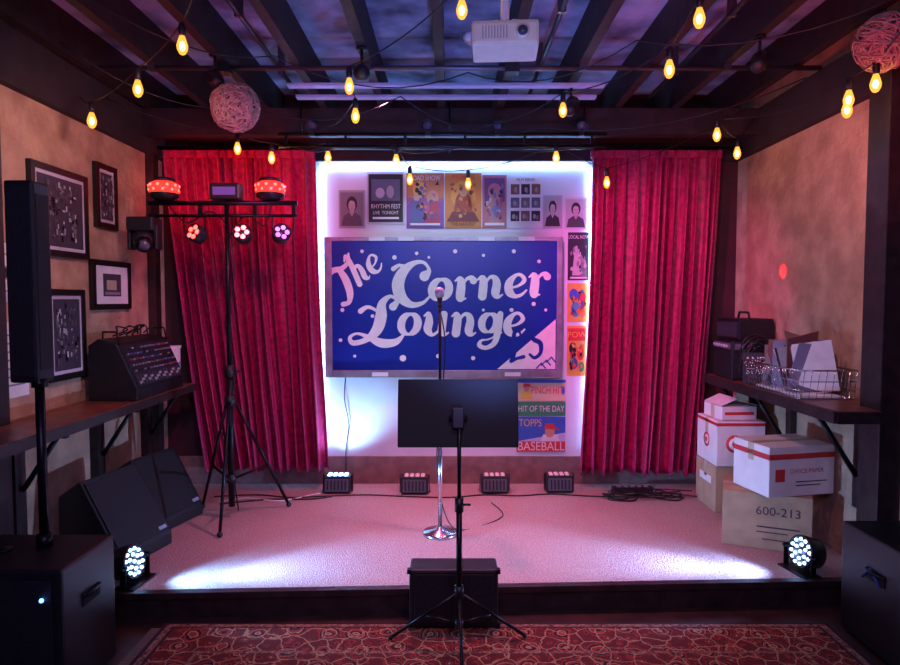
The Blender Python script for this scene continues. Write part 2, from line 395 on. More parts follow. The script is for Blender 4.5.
K=(.02,.02,.03);Wt=(.85,.85,.85);Y_=(.85,.6,.1);O=(.8,.28,.06);Rd=(.7,.05,.05);Gn=(.05,.35,.15);Bl=(.05,.15,.6);Pk=(.75,.3,.4);Sk=(.42,.38,.36)
def portrait(hair,shirt,bg):
    return [('r',.06,.06,.94,.94,bg),('e',.5,.64,.20,.2,hair),('p',[(.10,.06),(.18,.32),(.40,.42),(.60,.42),(.82,.32),(.90,.06)],shirt),('p',[(.42,.40),(.5,.30),(.58,.40),(.58,.52),(.42,.52)],Sk),('e',.5,.59,.13,.15,(.52,.48,.46)),('p',[(.34,.62),(.36,.78),(.5,.84),(.64,.78),(.66,.62),(.6,.71),(.42,.73)],hair),('e',.45,.61,.022,.010,K),('e',.56,.61,.022,.010,K),('p',[(.50,.6),(.53,.54),(.49,.54)],(.35,.3,.3)),('e',.5,.50,.045,.010,(.2,.1,.1))]
s=.00769
def hx_(a): return (a-450)*s
def hz_(a): return 1.55+(300-a)*s*.985
def P(name,a,c,z0,z1,bg,items): return poster(name,hx_(a),hx_(c),hz_(z0),hz_(z1),bg,items)
P('portrait_photo',340,366,228,190,(.4,.4,.42),portrait(K,(.1,.1,.12),(.22,.22,.25)))
P('concert_poster',368,405,224,172,(.6,.6,.65),[('r',.04,.04,.96,.96,K),('r',.12,.45,.88,.86,(.12,.14,.22)),('e',.35,.6,.12,.1,(.5,.5,.6)),('e',.62,.62,.1,.12,(.4,.4,.5)),('t','RHYTHM FEST',.5,.34,.12,Wt,.75),('t','LIVE  TONIGHT',.5,.22,.09,Wt,.8),('r',.15,.1,.85,.14,Wt)])
def splat(seed,cols,n,x0=.05,x1=.95,y0=.1,y1=.9,smin=.03,smax=.1):
    rr=random.Random(seed); out=[]
    for _ in range(n):
        cx_,cy_=rr.uniform(x0+.1,x1-.1),rr.uniform(y0+.08,y1-.08); k=rr.randint(3,6); a0=rr.random()*6
        out.append(('p',[(cx_+math.cos(a0+i*6.283/k)*rr.uniform(smin,smax),cy_+math.sin(a0+i*6.283/k)*rr.uniform(smin,smax)*.8) for i in range(k)],rr.choice(cols)))
    return out
P('movie_poster',407,444,228,173,(.35,.12,.28),[('r',0,.55,1,1,(.55,.22,.10)),('e',.35,.7,.18,.15,(.75,.5,.12)),('p',[(0,.0),(0,.4),(.3,.58),(.55,.35),(1,.5),(1,0)],(.25,.09,.38)),('e',.7,.55,.16,.14,(.6,.33,.22)),('p',[(.5,.1),(.9,.1),(.85,.5),(.6,.48)],(.5,.07,.11)),('p',[(.1,.1),(.42,.1),(.4,.45),(.26,.56),(.14,.42)],(.12,.15,.35)),('e',.27,.56,.08,.07,(.6,.4,.3))]+splat(1,[O,K,(.4,.13,.33),(.6,.4,.1),(.12,.12,.35),K],34,smax=.08)+[('t','ROAD SHOW',.5,.9,.13,Wt,.7),('r',.1,.05,.9,.09,Wt)])
P('movie_poster',445,481,228,173,(.65,.27,.06),[('e',.5,.6,.34,.26,(.75,.4,.08)),('p',[(.2,.15),(.8,.15),(.7,.55),(.5,.75),(.3,.55)],(.4,.08,.04)),('e',.5,.66,.11,.09,(.6,.36,.22)),('p',[(.05,.12),(.95,.12),(.8,.3),(.2,.3)],(.2,.04,.04))]+splat(2,[(.4,.08,.03),(.7,.42,.12),(.2,.06,.07),(.55,.2,.05)],34,smin=.02,smax=.07)+[('t','THE HARVEST',.5,.07,.09,K,.8),('t','MOON',.5,.92,.13,Rd)])
P('concert_poster',482,506,228,175,(.55,.2,.22),[('r',.08,.5,.92,.95,(.18,.07,.22)),('e',.5,.7,.28,.15,(.55,.22,.3)),('p',[(.3,.1),(.7,.1),(.75,.6),(.45,.78),(.25,.5)],(.5,.28,.28)),('e',.6,.35,.2,.1,(.2,.24,.5))]+splat(3,[K,(.45,.1,.2),(.2,.2,.45),(.6,.55,.55),(.3,.1,.2)],32)+[('r',.1,.05,.9,.1,Wt)])
it=[]
for i in range(3):
    for j in range(3):
        it.append(('r',.06+i*.31,.14+j*.26,.32+i*.31,.34+j*.26,[K,(.10,.13,.2),(.22,.1,.07),(.16,.16,.17)][(i*2+j)%4]))
        it.append(('e',.15+i*.31+.03*j,.23+j*.26,.05,.05,(.4,.35,.33))); it.append(('e',.24+i*.31,.21+j*.26,.03,.05,(.3,.2,.2)))
it+=[('t','FILM SERIES',.5,.94,.08,K,.9)]
P('film_schedule_poster',508,541,228,177,Wt,it)
P('portrait_photo',542,561,228,195,(.5,.5,.52),portrait(K,K,(.45,.45,.5)))
P('portrait_photo',563,586,229,197,(.7,.7,.72),portrait(K,(.06,.06,.08),(.5,.5,.53)))
P('local_flyer',567,588,280,232,K,[('t','LOCAL NOW',.5,.9,.1,Wt,.7),('e',.4,.62,.14,.1,(.5,.5,.5)),('p',[(.2,.1),(.6,.1),(.62,.5),(.3,.55)],(.55,.55,.55)),('e',.7,.45,.12,.1,(.3,.3,.3)),('p',[(.6,.08),(.9,.08),(.86,.36),(.64,.38)],(.2,.2,.2))]+splat(5,[K,(.6,.6,.6),(.25,.25,.25)],22,.05,.95,.05,.8)+[('r',.1,.03,.9,.07,Wt)])
P('comic_poster',567,587,322,283,(.75,.5,.08),[('e',.3,.7,.22,.16,Bl),('e',.7,.62,.2,.2,Rd),('e',.4,.32,.24,.2,(.1,.4,.5)),('e',.75,.25,.15,.14,O)]+splat(6,[Rd,Bl,K,(.7,.7,.7),O,K],34))
P('comic_poster',567,586,377,326,(.75,.5,.08),[('r',.05,.7,.95,.95,Rd),('e',.3,.55,.2,.12,K),('e',.7,.45,.2,.14,Rd),('e',.35,.25,.22,.12,(.1,.1,.4)),('e',.75,.18,.15,.1,Gn)]+splat(7,[Rd,K,Y_,Gn,K,O],34,.05,.95,.05,.7)+[('t','POW',.5,.82,.16,Y_)])
P('baseball_poster',517,566,403,381,(.8,.7,.45),[('r',0,.86,1,1,Bl),('p',[(.08,.1),(.32,.1),(.30,.5),(.12,.5)],Y_),('e',.2,.62,.06,.18,(.6,.4,.3)),('p',[(.12,.68),(.30,.66),(.26,.82),(.15,.82)],Rd),('t','PINCH HIT',.62,.5,.5,Rd,.62),('e',.95,.5,.03,.2,Bl)])
P('baseball_poster',517,566,418,404,Gn,[('t','HIT OF THE DAY',.5,.5,.62,Wt,.72)])
P('baseball_poster',517,566,455,419,(.6,.62,.85),[('p',[(0,.3),(1,.55),(1,1),(.0,1)],Bl),('p',[(.45,.2),(.9,.2),(.85,.5),(.55,.5)],Wt),('e',.68,.58,.10,.17,(.65,.38,.25)),('p',[(.56,.66),(.9,.62),(.78,.72),(.74,.82),(.6,.8)],Rd),('t','TOPPS',.28,.82,.30,Y_,.75),('r',0,0,1,.30,Rd),('t','BASEBALL',.5,.15,.36,Wt,.85)])

# ------------------------------------------------------------ left wall frames
def wallframe(name,y0,y1,z0,z1,kind,side=-1):
    b=B(name); xw=side*(W-.0005); i=-side
    def q(a,c,d,e,off,m,th=.004): b.bb(xw+i*off,xw+i*(off+th),a,c,d,e,m)
    f=.035
    fm=mat('frame_black',(.010,.010,.010),.3)
    q(y0,y1,z0,z1,0,fm,.018)
    for (a,c,d,e) in ((y0,y0+f,z0,z1),(y1-f,y1,z0,z1),(y0+f,y1-f,z0,z0+f),(y0+f,y1-f,z1-f,z1)): q(a,c,d,e,.018,fm,.010)
    h=z1-z0;w=y1-y0
    if kind=='mat':
        q(y0+f,y1-f,z0+f,z1-f,.018,paper,.002); q(y0+w*.27,y1-w*.27,z0+h*.27,z1-h*.27,.020,C(.06,.05,.07),.002)
        q(y0+w*.35,y1-w*.4,z0+h*.4,z1-h*.4,.022,C(.5,.45,.3),.002); q(y0+w*.3,y1-w*.3,z0+h*.3,z0+h*.36,.022,C(.3,.25,.3),.002)
    else:
        q(y0+f,y1-f,z0+f,z1-f,.018,C(.62,.58,.66),.002); q(y0+f+.02,y1-f-.02,z0+f+.02,z1-f-.02,.020,C(.05,.045,.07),.002)
        r=random.Random(kind)
        for k in range(90):
            a=y0+w*(.18+r.random()*.58); d=z0+h*(.17+r.random()*.62); g=round(.04+r.random()**3*.6,1)
            q(a,a+w*r.uniform(.015,.05),d,d+h*r.uniform(.02,.07),.022+k*.0001,C(g,g,min(1,g*1.1)),.0003)
    b.done()
wallframe('framed_photo',3.39,3.92,1.79,2.28,'a')
wallframe('framed_photo',4.02,4.27,2.0,2.40,'b')
wallframe('framed_photo',3.95,4.42,1.49,1.80,'mat')
wallframe('framed_photo',3.50,3.86,1.10,1.61,'c')
b=B('wall_flyer'); b.bb(-W,-W+.003,3.17,3.36,1.06,1.44,paper)
for k in range(7): b.bb(-W+.003,-W+.004,3.19,3.33-.01*(k%3),1.12+k*.042,1.128+k*.042,C(.2,.2,.3))
b.done()
b=B('sticker_cluster')
for k,(z,c) in enumerate(((1.72,Wt),(1.66,K),(1.60,Wt),(1.54,(.6,.6,.8)),(1.78,Wt))): b.bb(-W,-W+.003+.0002*k,3.17,3.25,z,z+.05,C(*c))
b.done()

# ------------------------------------------------------------ shelves
b=B('side_counter'); b.bb(-W+.055,-1.85,2.3,4.70,.905,.95,shelfw,.004); b.bb(-W+.001,-W+.055,3.15,4.70,.905,.95,shelfw); b.bb(-1.865,-1.845,2.3,4.70,.895,.945,darkwood)
for y in (3.2,3.95,4.6):
    b.bb(-W+.001,-W+.05,y-.04,y+.04,ZS,.905,darkwood); b.bb(-W+.05,-1.9,y-.015,y+.015,.865,.905,blackm)
    b.tube([(-W+.06,y,.6),(-1.95,y,.87)],.014,blackm)
b.done()
b=B('side_counter'); b.bb(1.86,W-.001,3.295,4.70,.975,1.015,shelfw,.004); b.bb(1.845,1.862,3.10,4.70,.955,1.012,darkwood); b.bb(1.86,W-.112,3.10,3.297,.975,1.015,shelfw); b.bb(1.86,W-.112,3.09,3.102,.955,1.012,darkwood)
for y in (3.4,4.1,4.62):
    b.bb(W-.04,W-.001,y-.03,y+.03,.45,.975,darkwood)
    b.bb(1.92,W-.03,y-.015,y+.015,.94,.975,blackm); b.tube([(W-.04,y,.62),(1.94,y,.945)],.014,blackm)
b.done()

# ------------------------------------------------------------ mixer on left shelf
b=B('mixing_console'); b.M=TR((-2.0,4.17,.9505))
pts=[(-.14,-.34,0),(.14,-.34,0),(.15,-.34,.07),(.03,-.34,.34),(-.08,-.34,.37),(-.14,-.34,.33)]
b.prism(pts,(0,.68,0),black,.008)
A=Vector((.15,0,.07)); D=Vector((.03,0,.34)); d=(D-A).normalized(); n=Vector((d.z,0,-d.x))
b.M=b.M@Matrix(((d.x,0,n.x,A.x),(0,1,0,0),(d.z,0,n.z,A.z),(0,0,0,1)))
b.box((.148,0,.003),(.27,.63,.006),mat('console_panel',(.02,.02,.03),.4))
for i in range(15):
    y=-.285+i*.040
    for j in range(5): b.cyl((.11+j*.036,y,.005),(.11+j*.036,y,.018),.006,[black,C(.2,.2,.25),C(.3,.05,.05),C(.05,.1,.3)][(j+i//5)%4] if (i+j)%3 else C(.25,.25,.28),seg=8)
    b.box((.055,y,.007),(.07,.003,.002),C(.12,.12,.14)); b.box((.035+.04*((i*7)%5)/5,y,.012),(.014,.01,.014),C(.4,.4,.4))
b.M=TR((-2.0,4.17,.9505))
for y in (-.32,.32): b.tube([(-.06,y,.37),(-.06,y,.41),(.02,y,.41),(.04,y,.33)],.006,blackm)
b.done()
b=B('cable_tangle')
r=random.Random(4)
for k in range(6):
    p=[(-2.02+r.uniform(-.02,.04),3.95+k*.09,1.327)]
    p+= [(-2.03+r.uniform(-.02,.04),4.0+k*.08+r.uniform(-.06,.06),1.36+r.uniform(0,.03)) for _ in range(3)]
    p+=[(-2.08,4.0+k*.08,1.327)]
    b.tube([q[:3] for q in crom(p,6)],.005,black)
b.done()
b=B('storage_box'); b.M=TR((-2.0,4.60,.9505),8); b.box((0,0,.13),(.14,.1,.26),cartonw,bev=.004); b.box((.0,0,.265),(.15,.11,.02),paper); b.box((.071,0,.12),(.002,.06,.08),C(.2,.3,.5)); b.box((0,-.051,.13),(.08,.002,.1),C(.3,.35,.6)); b.done()

# ------------------------------------------------------------ PA speakers
def sub(name,x0,x1,y0,y1,h,facing):
    b=B(name)
    b.bb(x0,x1,y0,y1,.02,h,black,.012)
    for fx in (x0+.05,x1-.05):
        for fy in (y0+.05,y1-.05): b.cyl((fx,fy,0),(fx,fy,.025),.02,black)
    b.box(((x0+x1)/2,y0-.004,h/2),((x1-x0)*.9,.008,h*.86),grille,bev=.003)
    xs=x1 if facing>0 else x0
    b.box((xs+facing*.002,(y0+y1)/2,h*.68),(.006,.12,.05),mat('handle_recess',(.002,.002,.002),.9)); 
    b.tube([(xs+facing*.004,(y0+y1)/2-.06,h*.71),(xs+facing*.012,(y0+y1)/2,h*.71),(xs+facing*.004,(y0+y1)/2+.06,h*.71)],.008,blackm)
    b.cyl(((x0+x1)/2,(y0+y1)/2,h-.002),((x0+x1)/2,(y0+y1)/2,h+.01),.03,blackm)
    return b
b=sub('subwoofer',-2.12,-1.44,2.36,2.74,.55,1)
b.sph((-1.51,2.35,.44),.008,ledb)
b.cyl((-1.65,2.6,.55),(-1.65,2.6,.60),.03,blackm); b.cyl((-1.65,2.6,.55),(-1.65,2.6,1.2),.018,blackm)
b.done()
b=B('column_speaker'); b.box((-1.69,2.62,1.62),(.115,.11,.80),black,bev=.012); b.box((-1.69,2.563,1.62),(.095,.006,.75),grille,bev=.002)
b.box((-1.6315,2.62,1.62),(.003,.08,.7),grille)
b.cyl((-1.65,2.6,1.2),(-1.65,2.6,1.235),.03,blackm); b.done()
b=sub('subwoofer',1.84,2.17,2.5,3.0,.52,-1)
b.tube([(1.836,2.72,.32),(1.834,2.78,.38),(1.836,2.84,.32)],.005,mat('logo_blue',(.05,.08,.5),.4)); b.done()
b=B('floor_amplifier'); b.bb(-.19,.225,2.965,3.115,.02,.295,black,.012); b.box((.018,2.961,.16),(.37,.006,.23),grille,bev=.002)
for x in (-.15,.185): 
    for y in (2.99,3.09): b.cyl((x,y,.009),(x,y,.022),.012,black)
for x in (-.19,.225):
    for z in (.03,.285): b.box((x,2.98,z),(.02,.03,.02),blackm)
b.done()

def wedge(name,loc,rz,L=.5,H=.36,Dp=.4):
    b=B(name); b.M=TR(loc,rz)
    pts=[(-Dp/2,-L/2,0),(Dp/2,-L/2,0),(Dp/2,-L/2,.07),(-Dp/2+.14,-L/2,H),(-Dp/2,-L/2,H*.8)]
    b.prism(pts,(0,L,0),black,.01)
    A=Vector((Dp/2,0,.07)); D=Vector((-Dp/2+.14,0,H)); d=(D-A); ln=d.length; d.normalize(); n=Vector((d.z,0,-d.x))
    b.M=b.M@Matrix(((d.x,0,n.x,A.x),(0,1,0,0),(d.z,0,n.z,A.z),(0,0,0,1)))
    b.box((ln/2,0,.004),(ln*.9,L*.92,.01),grille,bev=.003)
    b.box((ln*.1,L*.35,.011),(.02,.06,.004),C(.3,.32,.4))
    b.done()
wedge('stage_monitor',(-1.86,3.58,ZS+.001),-14,.42,.46,.38)
wedge('stage_monitor',(-1.87,4.12,ZS+.001),-16,.40,.44,.36)

# ------------------------------------------------------------ LED pars
def ledhead(b,r,depth,lm):
    b.lathe([(r*.55,-depth),(r*.9,-depth*.8),(r,-.01),(r,0),(r*.9,.002),(r*.88,-.008)],(0,0,0),black,24)
    b.cyl((0,0,-.012),(0,0,-.006),r*.88,mat('lens_panel',(.03,.03,.035),.3),seg=24)
    pts=[(0,0)]+[(r*.42*math.cos(a),r*.42*math.sin(a)) for a in [k*math.pi/3 for k in range(6)]]+[(r*.74*math.cos(a),r*.74*math.sin(a)) for a in [k*math.pi/6+.2 for k in range(12)]]
    for x,y in pts: b.lathe([(r*.11,-.006),(r*.10,0),(r*.05,.006)],(x,y,0),lm,10)
def floorpar(name,loc,rz,tilt,lm,r=.095):
    b=B(name); base=TR((loc[0],loc[1],loc[2]),rz)
    b.M=base@TR((0,0,r*1.25))@TR((0,0,0),0,0,tilt)
    ledhead(b,r,.12,lm)
    b.M=base
    for s_ in (-1,1):
        b.box((0,s_*(r+.012),r*.7),(.03,.004,r*1.4),blackm); b.cyl((0,s_*(r-.01),r*1.2),(0,s_*(r+.03),r*1.2),.012,blackm)
    b.box((0,0,.003),(.10,2*r+.03,.006),blackm)
    return b.done()
floorpar('led_par_light',(-1.58,3.20,ZS+.005),-8,78,ledw,.085)
floorpar('led_par_light',(1.83,3.34,ZS+.001),192,78,ledw,.085)
def boxpar(name,x,y,lm):
    b=B(name); b.M=TR((x,y,ZS+.001))
    b.prism([(-.1,-.07,.008),(-.1,.08,.008),(-.1,.07,.12),(-.1,-.045,.125)],(.2,0,0),black,.008)
    b.box((0,.01,.003),(.16,.1,.006),blackm)
    b.M=b.M@TR((0,.012,.128))
    for i in range(4):
        for j in range(2): b.lathe([(.016,-.006),(.016,.002),(.008,.006)],(-.06+i*.04,-.03+j*.045,0),lm,10)
    b.M=TR((x,y,ZS))@TR((0,-.062,.065),0,80)
    b.box((0,0,0),(.17,.09,.006),mat('par_front',(.10,.10,.12),.4))
    for i in range(6): b.box((-.065+i*.026,0,.005),(.01,.07,.006),black)
    b.M=TR((x,y,ZS+.001))
    for s_ in (-1,1): b.box((s_*.108,0,.07),(.004,.04,.13),blackm)
    b.done()
boxpar('stage_uplight',-.83,4.76,ledw); boxpar('stage_uplight',-.26,4.74,leddim); boxpar('stage_uplight',.33,4.76,leddim); boxpar('stage_uplight',.81,4.78,leddim)

# ------------------------------------------------------------ lighting stand
b=B('lighting_stand'); cx,cy=-1.43,4.2
b.cyl((cx,cy,.2),(cx,cy,1.1),.02,blackm); b.cyl((cx,cy,1.05),(cx,cy,2.2),.015,blackm)
b.cyl((cx,cy,1.05),(cx,cy,1.13),.032,black); b.cyl((cx,cy,.86),(cx,cy,.93),.034,black); b.cyl((cx,cy,.36),(cx,cy,.41),.03,black)
b.tube([(cx+.02,cy,1.09),(cx+.07,cy,1.09)],.008,black)
for a in (-82,32,148):
    dx,dy=math.cos(R(a)),math.sin(R(a)); rr=.38 if a!=148 else .30; f=Vector((cx+dx*rr,cy+dy*rr,ZS+.019))
    top=Vector((cx+dx*.03,cy+dy*.03,.89)); b.tube([top,f],.011,blackm); mid=top.lerp(f,.6)
    b.tube([(cx+dx*.03,cy+dy*.03,.385),mid],.008,blackm); b.sph(f,.018,black)
b.cyl((-1.93,cy,2.17),(-.98,cy,2.17),.016,blackm); b.cyl((-1.93,cy,2.09),(-.98,cy,2.09),.010,blackm)
for x in (-1.9,-1.6,-1.25,-1.0): b.bb(x-.012,x+.012,cy-.01,cy+.01,2.08,2.18,blackm)
b.box((cx,cy,2.24),(.19,.10,.10),black,bev=.01); b.box((cx,cy-.052,2.24),(.14,.004,.05),mat('display_violet',(.1,.05,.2),.3,emit=(.4,.2,.9),es=.2))
b.tube([q[:3] for q in crom([(-1.83,cy+.03,2.18),(-1.70,cy+.03,2.05),(-1.55,cy+.03,2.12),(cx,cy+.03,2.0),(-1.40,cy+.025,1.7),(-1.46,cy+.025,1.4),(-1.41,cy+.025,1.1),(-1.44,cy+.03,.6),(-1.42,cy+.1,ZS+.01)],8)],.005,black)
b.tube([q[:3] for q in crom([(-1.15,cy+.03,2.18),(-1.2,cy+.03,2.03),(-1.32,cy+.03,2.10),(cx,cy+.03,1.95)],8)],.005,black)
b.done()
def derby(name,x,z):
    b=B(name); b.M=TR((x,cy,z))
    b.lathe([(.05,.011),(.085,.03),(.09,.05),(.09,.055)],(0,0,0),black,24)
    b.lathe([(.09,.055),(.094,.08),(.088,.115),(.06,.13),(.058,.132)],(0,0,0),reddome,24)
    b.lathe([(.07,.13),(.065,.15),(.03,.158)],(0,0,0),black,24)
    for j in (0,1):
        for k in range(10):
            a=k*math.pi/5+j*.3; b.sph((.088*math.cos(a),.088*math.sin(a),.075+j*.028),.010,ledr,seg=8)
    b.done()
derby('derby_effect_light',-1.83,2.175); derby('derby_effect_light',-1.15,2.175)
def hangpar(name,x,lm,rx,rz,r=.06,dz=1.985):
    b=B(name); b.M=TR((x,cy,dz))
    for s_ in (-1,1): b.box((s_*(r+.008),0,.05),(.004,.02,.10),blackm)
    b.box((0,0,.096),(2*r+.02,.02,.004),blackm)
    b.M=TR((x,cy-.03,dz))@TR((0,0,0),rz,rx)
    b.lathe([(r*.55,-.09),(r*.9,-.075),(r,-.01),(r,0),(r*.9,.002),(r*.88,-.008)],(0,0,0),black,24)
    b.cyl((0,0,-.012),(0,0,-.006),r*.88,mat('lens_panel',(.03,.03,.035),.3),seg=24)
    for k in range(5):
        a=k*2*math.pi/5; b.lathe([(r*.26,-.006),(r*.24,0),(r*.1,.006)],(r*.55*math.cos(a),r*.55*math.sin(a),0),lm,10)
    b.done()
hangpar('hanging_par_light',-1.64,ledr,72,-25); hangpar('hanging_par_light',-1.33,ledpk,70,5); hangpar('hanging_par_light',-1.07,ledv,70,25)
b=B('moving_head_light'); b.M=TR((-1.95,cy-.02,2.0))
b.box((0,0,.03),(.17,.15,.09),black,bev=.012)
for s_ in (-1,1): b.box((s_*.085,0,-.05),(.024,.08,.16),black,bev=.008)
b.sph((0,-.01,-.07),.072,black,(1,1.1,1.1)); b.cyl((.02,-.06,-.09),(.035,-.095,-.11),.045,blackm); b.cyl((.035,-.094,-.11),(.036,-.098,-.112),.036,mat('lens_dark',(.1,.1,.14),.1))
b.done()

# ------------------------------------------------------------ ceiling truss pipes
b=B('lighting_truss')
for z,y in ((2.66,4.42),(2.58,4.42)): b.cyl((-1.15,y,z),(1.05,y,z),.012,blackm)
for x in (-1.1,-.7,-.3,.1,.5,.95): b.bb(x-.008,x+.008,4.41,4.43,2.58,2.66,blackm)
for x in (-1.0,0,.9): b.cyl((x,4.42,2.66),(x,4.42,2.88),.008,blackm)
# small fixtures clamped to the truss, aimed at the stage
for x,rx in ((-.92,35),(-.15,20),(.32,20),(.88,35)):
    b.M=Matrix.Identity(4); b.bb(x-.015,x+.015,4.395,4.44,2.645,2.69,black)
    b.M=TR((x,4.40,2.715))@TR((0,0,0),0,rx+90)
    b.lathe([(.02,-.07),(.034,-.055),(.036,.02),(.040,.03),(.036,.03),(.03,.01)],(0,0,0),black,18); b.cyl((0,0,.008),(0,0,.014),.03,mat('lens_dark',(.1,.1,.14),.1))
b.M=Matrix.Identity(4)
b.tube([q[:3] for q in crom([(-1.1,4.44,2.60),(-.9,4.44,2.55),(-.6,4.44,2.60),(-.2,4.44,2.54),(.2,4.44,2.59),(.6,4.44,2.55),(1.0,4.44,2.60)],8)],.006,black)
b.done()
def ceilcan(name,x,y,ztop,rx,rz,r=.045):
    b=B(name); b.cyl((x,y,ztop),(x,y,ztop-.08),.008,blackm); b.cyl((x,y,ztop),(x,y,ztop-.01),.03,blackm)
    b.M=TR((x,y,ztop-.13))@TR((0,0,0),rz,rx)
    b.lathe([(r*.5,-.09),(r*.85,-.07),(r*.9,0),(r,.02),(r,.06),(r*.93,.06),(r*.8,.01)],(0,0,0),black,20); b.cyl((0,0,.012),(0,0,.016),r*.8,mat('lens_dark',(.1,.1,.14),.1)); b.done()
ceilcan('ceiling_spotlight',-1.278+.0,3.6,2.88,-60,30); ceilcan('ceiling_spotlight',.752,4.1,2.88,-55,-20); ceilcan('ceiling_spotlight',1.564,3.35,2.88,-60,-30); ceilcan('ceiling_spotlight',-.466,3.5,2.88,-70,10)
b=B('smoke_detector'); b.lathe([(.03,-.045),(.055,-.035),(.065,-.01),(.065,0)],(.14,3.9,3.1),white,24); b.done()

# projector
b=B('ceiling_projector'); b.M=TR((.23,2.78,2.63),-4)
b.box((0,0,0),(.275,.21,.10),cream,bev=.015)
b.cyl((.07,-.10,0),(.07,-.115,0),.028,cream); b.cyl((.07,-.112,0),(.07,-.118,0),.020,mat('lens_glass',(.08,.08,.1),.2))
for i in range(9): b.box((-.09+i*.012,-.107,.0),(.004,.004,.05),C(.35,.33,.28))
b.box((0,0,.06),(.12,.10,.012),white); b.cyl((0,0,.06),(0,0,.45),.018,white); b.cyl((0,0,.455),(0,0,.468),.05,white)
for sx_,sy_ in ((-1,-1),(1,-1),(-1,1),(1,1)): b.tube([(sx_*.1,sy_*.07,.05),(sx_*.03,sy_*.03,.075)],.005,white)
b.done()

def ball(name,c,r,ztop):
    b=B(name); rn=random.Random(int(c[0]*10)+50)
    for k in range(60):
        ax=Vector((rn.gauss(0,1),rn.gauss(0,1),rn.gauss(0,1))).normalized(); u=ax.orthogonal().normalized(); v=ax.cross(u)
        off=rn.uniform(-.6,.6); rr=r*math.sqrt(1-off*off)*rn.uniform(.93,1.05)
        b.tube([Vector(c)+ax*off*r+(u*math.cos(a)+v*math.sin(a))*rr*(1+.04*math.sin(5*a+k)) for a in [q*math.pi/12 for q in range(24)]],.004,rattan,5,True)
    b.sph(c,r*.88,mat('rattan_core',(.25,.15,.13),.9,0,.5,40,.6),seg=20)
    b.cyl((c[0],c[1],c[2]+r*.9),(c[0],c[1],ztop),.003,black,seg=6); b.done()
ball('woven_pendant_ball',(-1.17,3.6,2.60),.125,2.74); ball('woven_pendant_ball',(1.98,3.02,2.72),.12,3.1)

# ------------------------------------------------------------ string lights
b=B('string_lights')
def bulb(x,y,z):
    b.lathe([(.004,-.040),(.013,-.035),(.022,-.018),(.024,0),(.018,.022),(.012,.038),(.011,.045)],(x,y,z),bulbg,14)
    b.sph((x,y,z-.002),.0115,fila,(1,1,1.7),seg=8)
    b.lathe([(.013,.042),(.016,.06),(.014,.09),(.006,.10)],(x,y,z),black,12)
def wire(pts,sag=.05):
    out=[]
    for p,q in zip(pts,pts[1:]):
        p=Vector(p);q=Vector(q)
        for k in range(8):
            t=k/8; w=p.lerp(q,t); w.z-=sag*4*t*(1-t)*min(1,(q-p).length); out.append(w)
    out.append(Vector(pts[-1])); b.tube(out,.0035,black,5)
def string(a,bs,c):
    wire([a]+[(x,y,z+.10) for x,y,z in bs]+[c])
    for q in bs: bulb(*q)
string((-.8,2.3,2.88),[(-1.17,2.9,2.66),(-1.51,3.2,2.57),(-1.90,3.5,2.50)],(-W+.06,3.8,2.72))
string((-W+.06,4.1,2.8),[(-1.42,4.4,2.56),(-1.22,4.5,2.52),(-.84,4.53,2.53),(-.36,4.4,2.48),(-.29,4.75,2.42),(.13,4.7,2.38),(.71,4.4,2.50),(1.11,4.65,2.38)],(2.0,4.5,2.85))
string((.3,2.2,2.88),[(.05,2.8,2.77),(-.51,3.35,2.63),(-.53,3.7,2.58)],(-.85,4.55,2.75))
string((.9,2.2,2.88),[(1.02,2.72,2.70),(1.0,3.02,2.60),(.65,3.8,2.64)],(.2,4.55,2.75))
string((1.9,2.5,2.88),[(1.93,3.0,2.53),(1.87,3.10,2.49),(1.90,3.16,2.46),(1.62,4.0,2.55),(1.92,4.4,2.53)],(2.1,4.55,2.8))
wire([(-1.6,2.6,2.87),(-.9,3.4,2.80),(.1,3.7,2.82),(.9,3.2,2.80),(2.0,2.7,2.87)],.12)
wire([(-2.0,3.4,2.87),(-1.2,4.0,2.72),(-.3,4.0,2.78),(.6,4.4,2.70),(2.1,3.9,2.86)],.12)
b.done()

# ------------------------------------------------------------ mic stand
b=B('microphone_stand'); mx,my=-.06,3.88
b.lathe([(.105,.001),(.108,.012),(.10,.022),(.03,.034),(.018,.05)],(mx,my,ZS),chrome,32)
b.cyl((mx,my,ZS+.04),(mx,my,.82),.0125,chrome); b.cyl((mx,my,.82),(mx,my,.90),.017,black); b.cyl((mx,my,.88),(mx,my,1.5),.009,blackm)
b.M=TR((mx,my,1.5),0,55)
b.cyl((0,0,0),(0,0,.05),.014,black); b.cyl((0,0,.0),(0,0,.14),.012,black,.017); b.sph((0,0,.165),.029,mat('mic_mesh',(.55,.55,.6),.35,.8,.5,200,.5),(1,1,1.15)); b.cyl((0,0,.142),(0,0,.152),.027,chrome)
b.M=Matrix.Identity(4)
b.tube([q[:3] for q in crom([(mx,my+.02,1.49),(mx+.03,my+.03,1.3),(mx+.015,my+.012,1.0),(mx-.02,my+.01,.6),(mx+.015,my+.01,.3),(mx+.12,my+.05,ZS+.008),(mx+.4,my+.3,ZS+.006),(mx+.35,my+.6,ZS+.006)],8)],.004,black)
b.done()

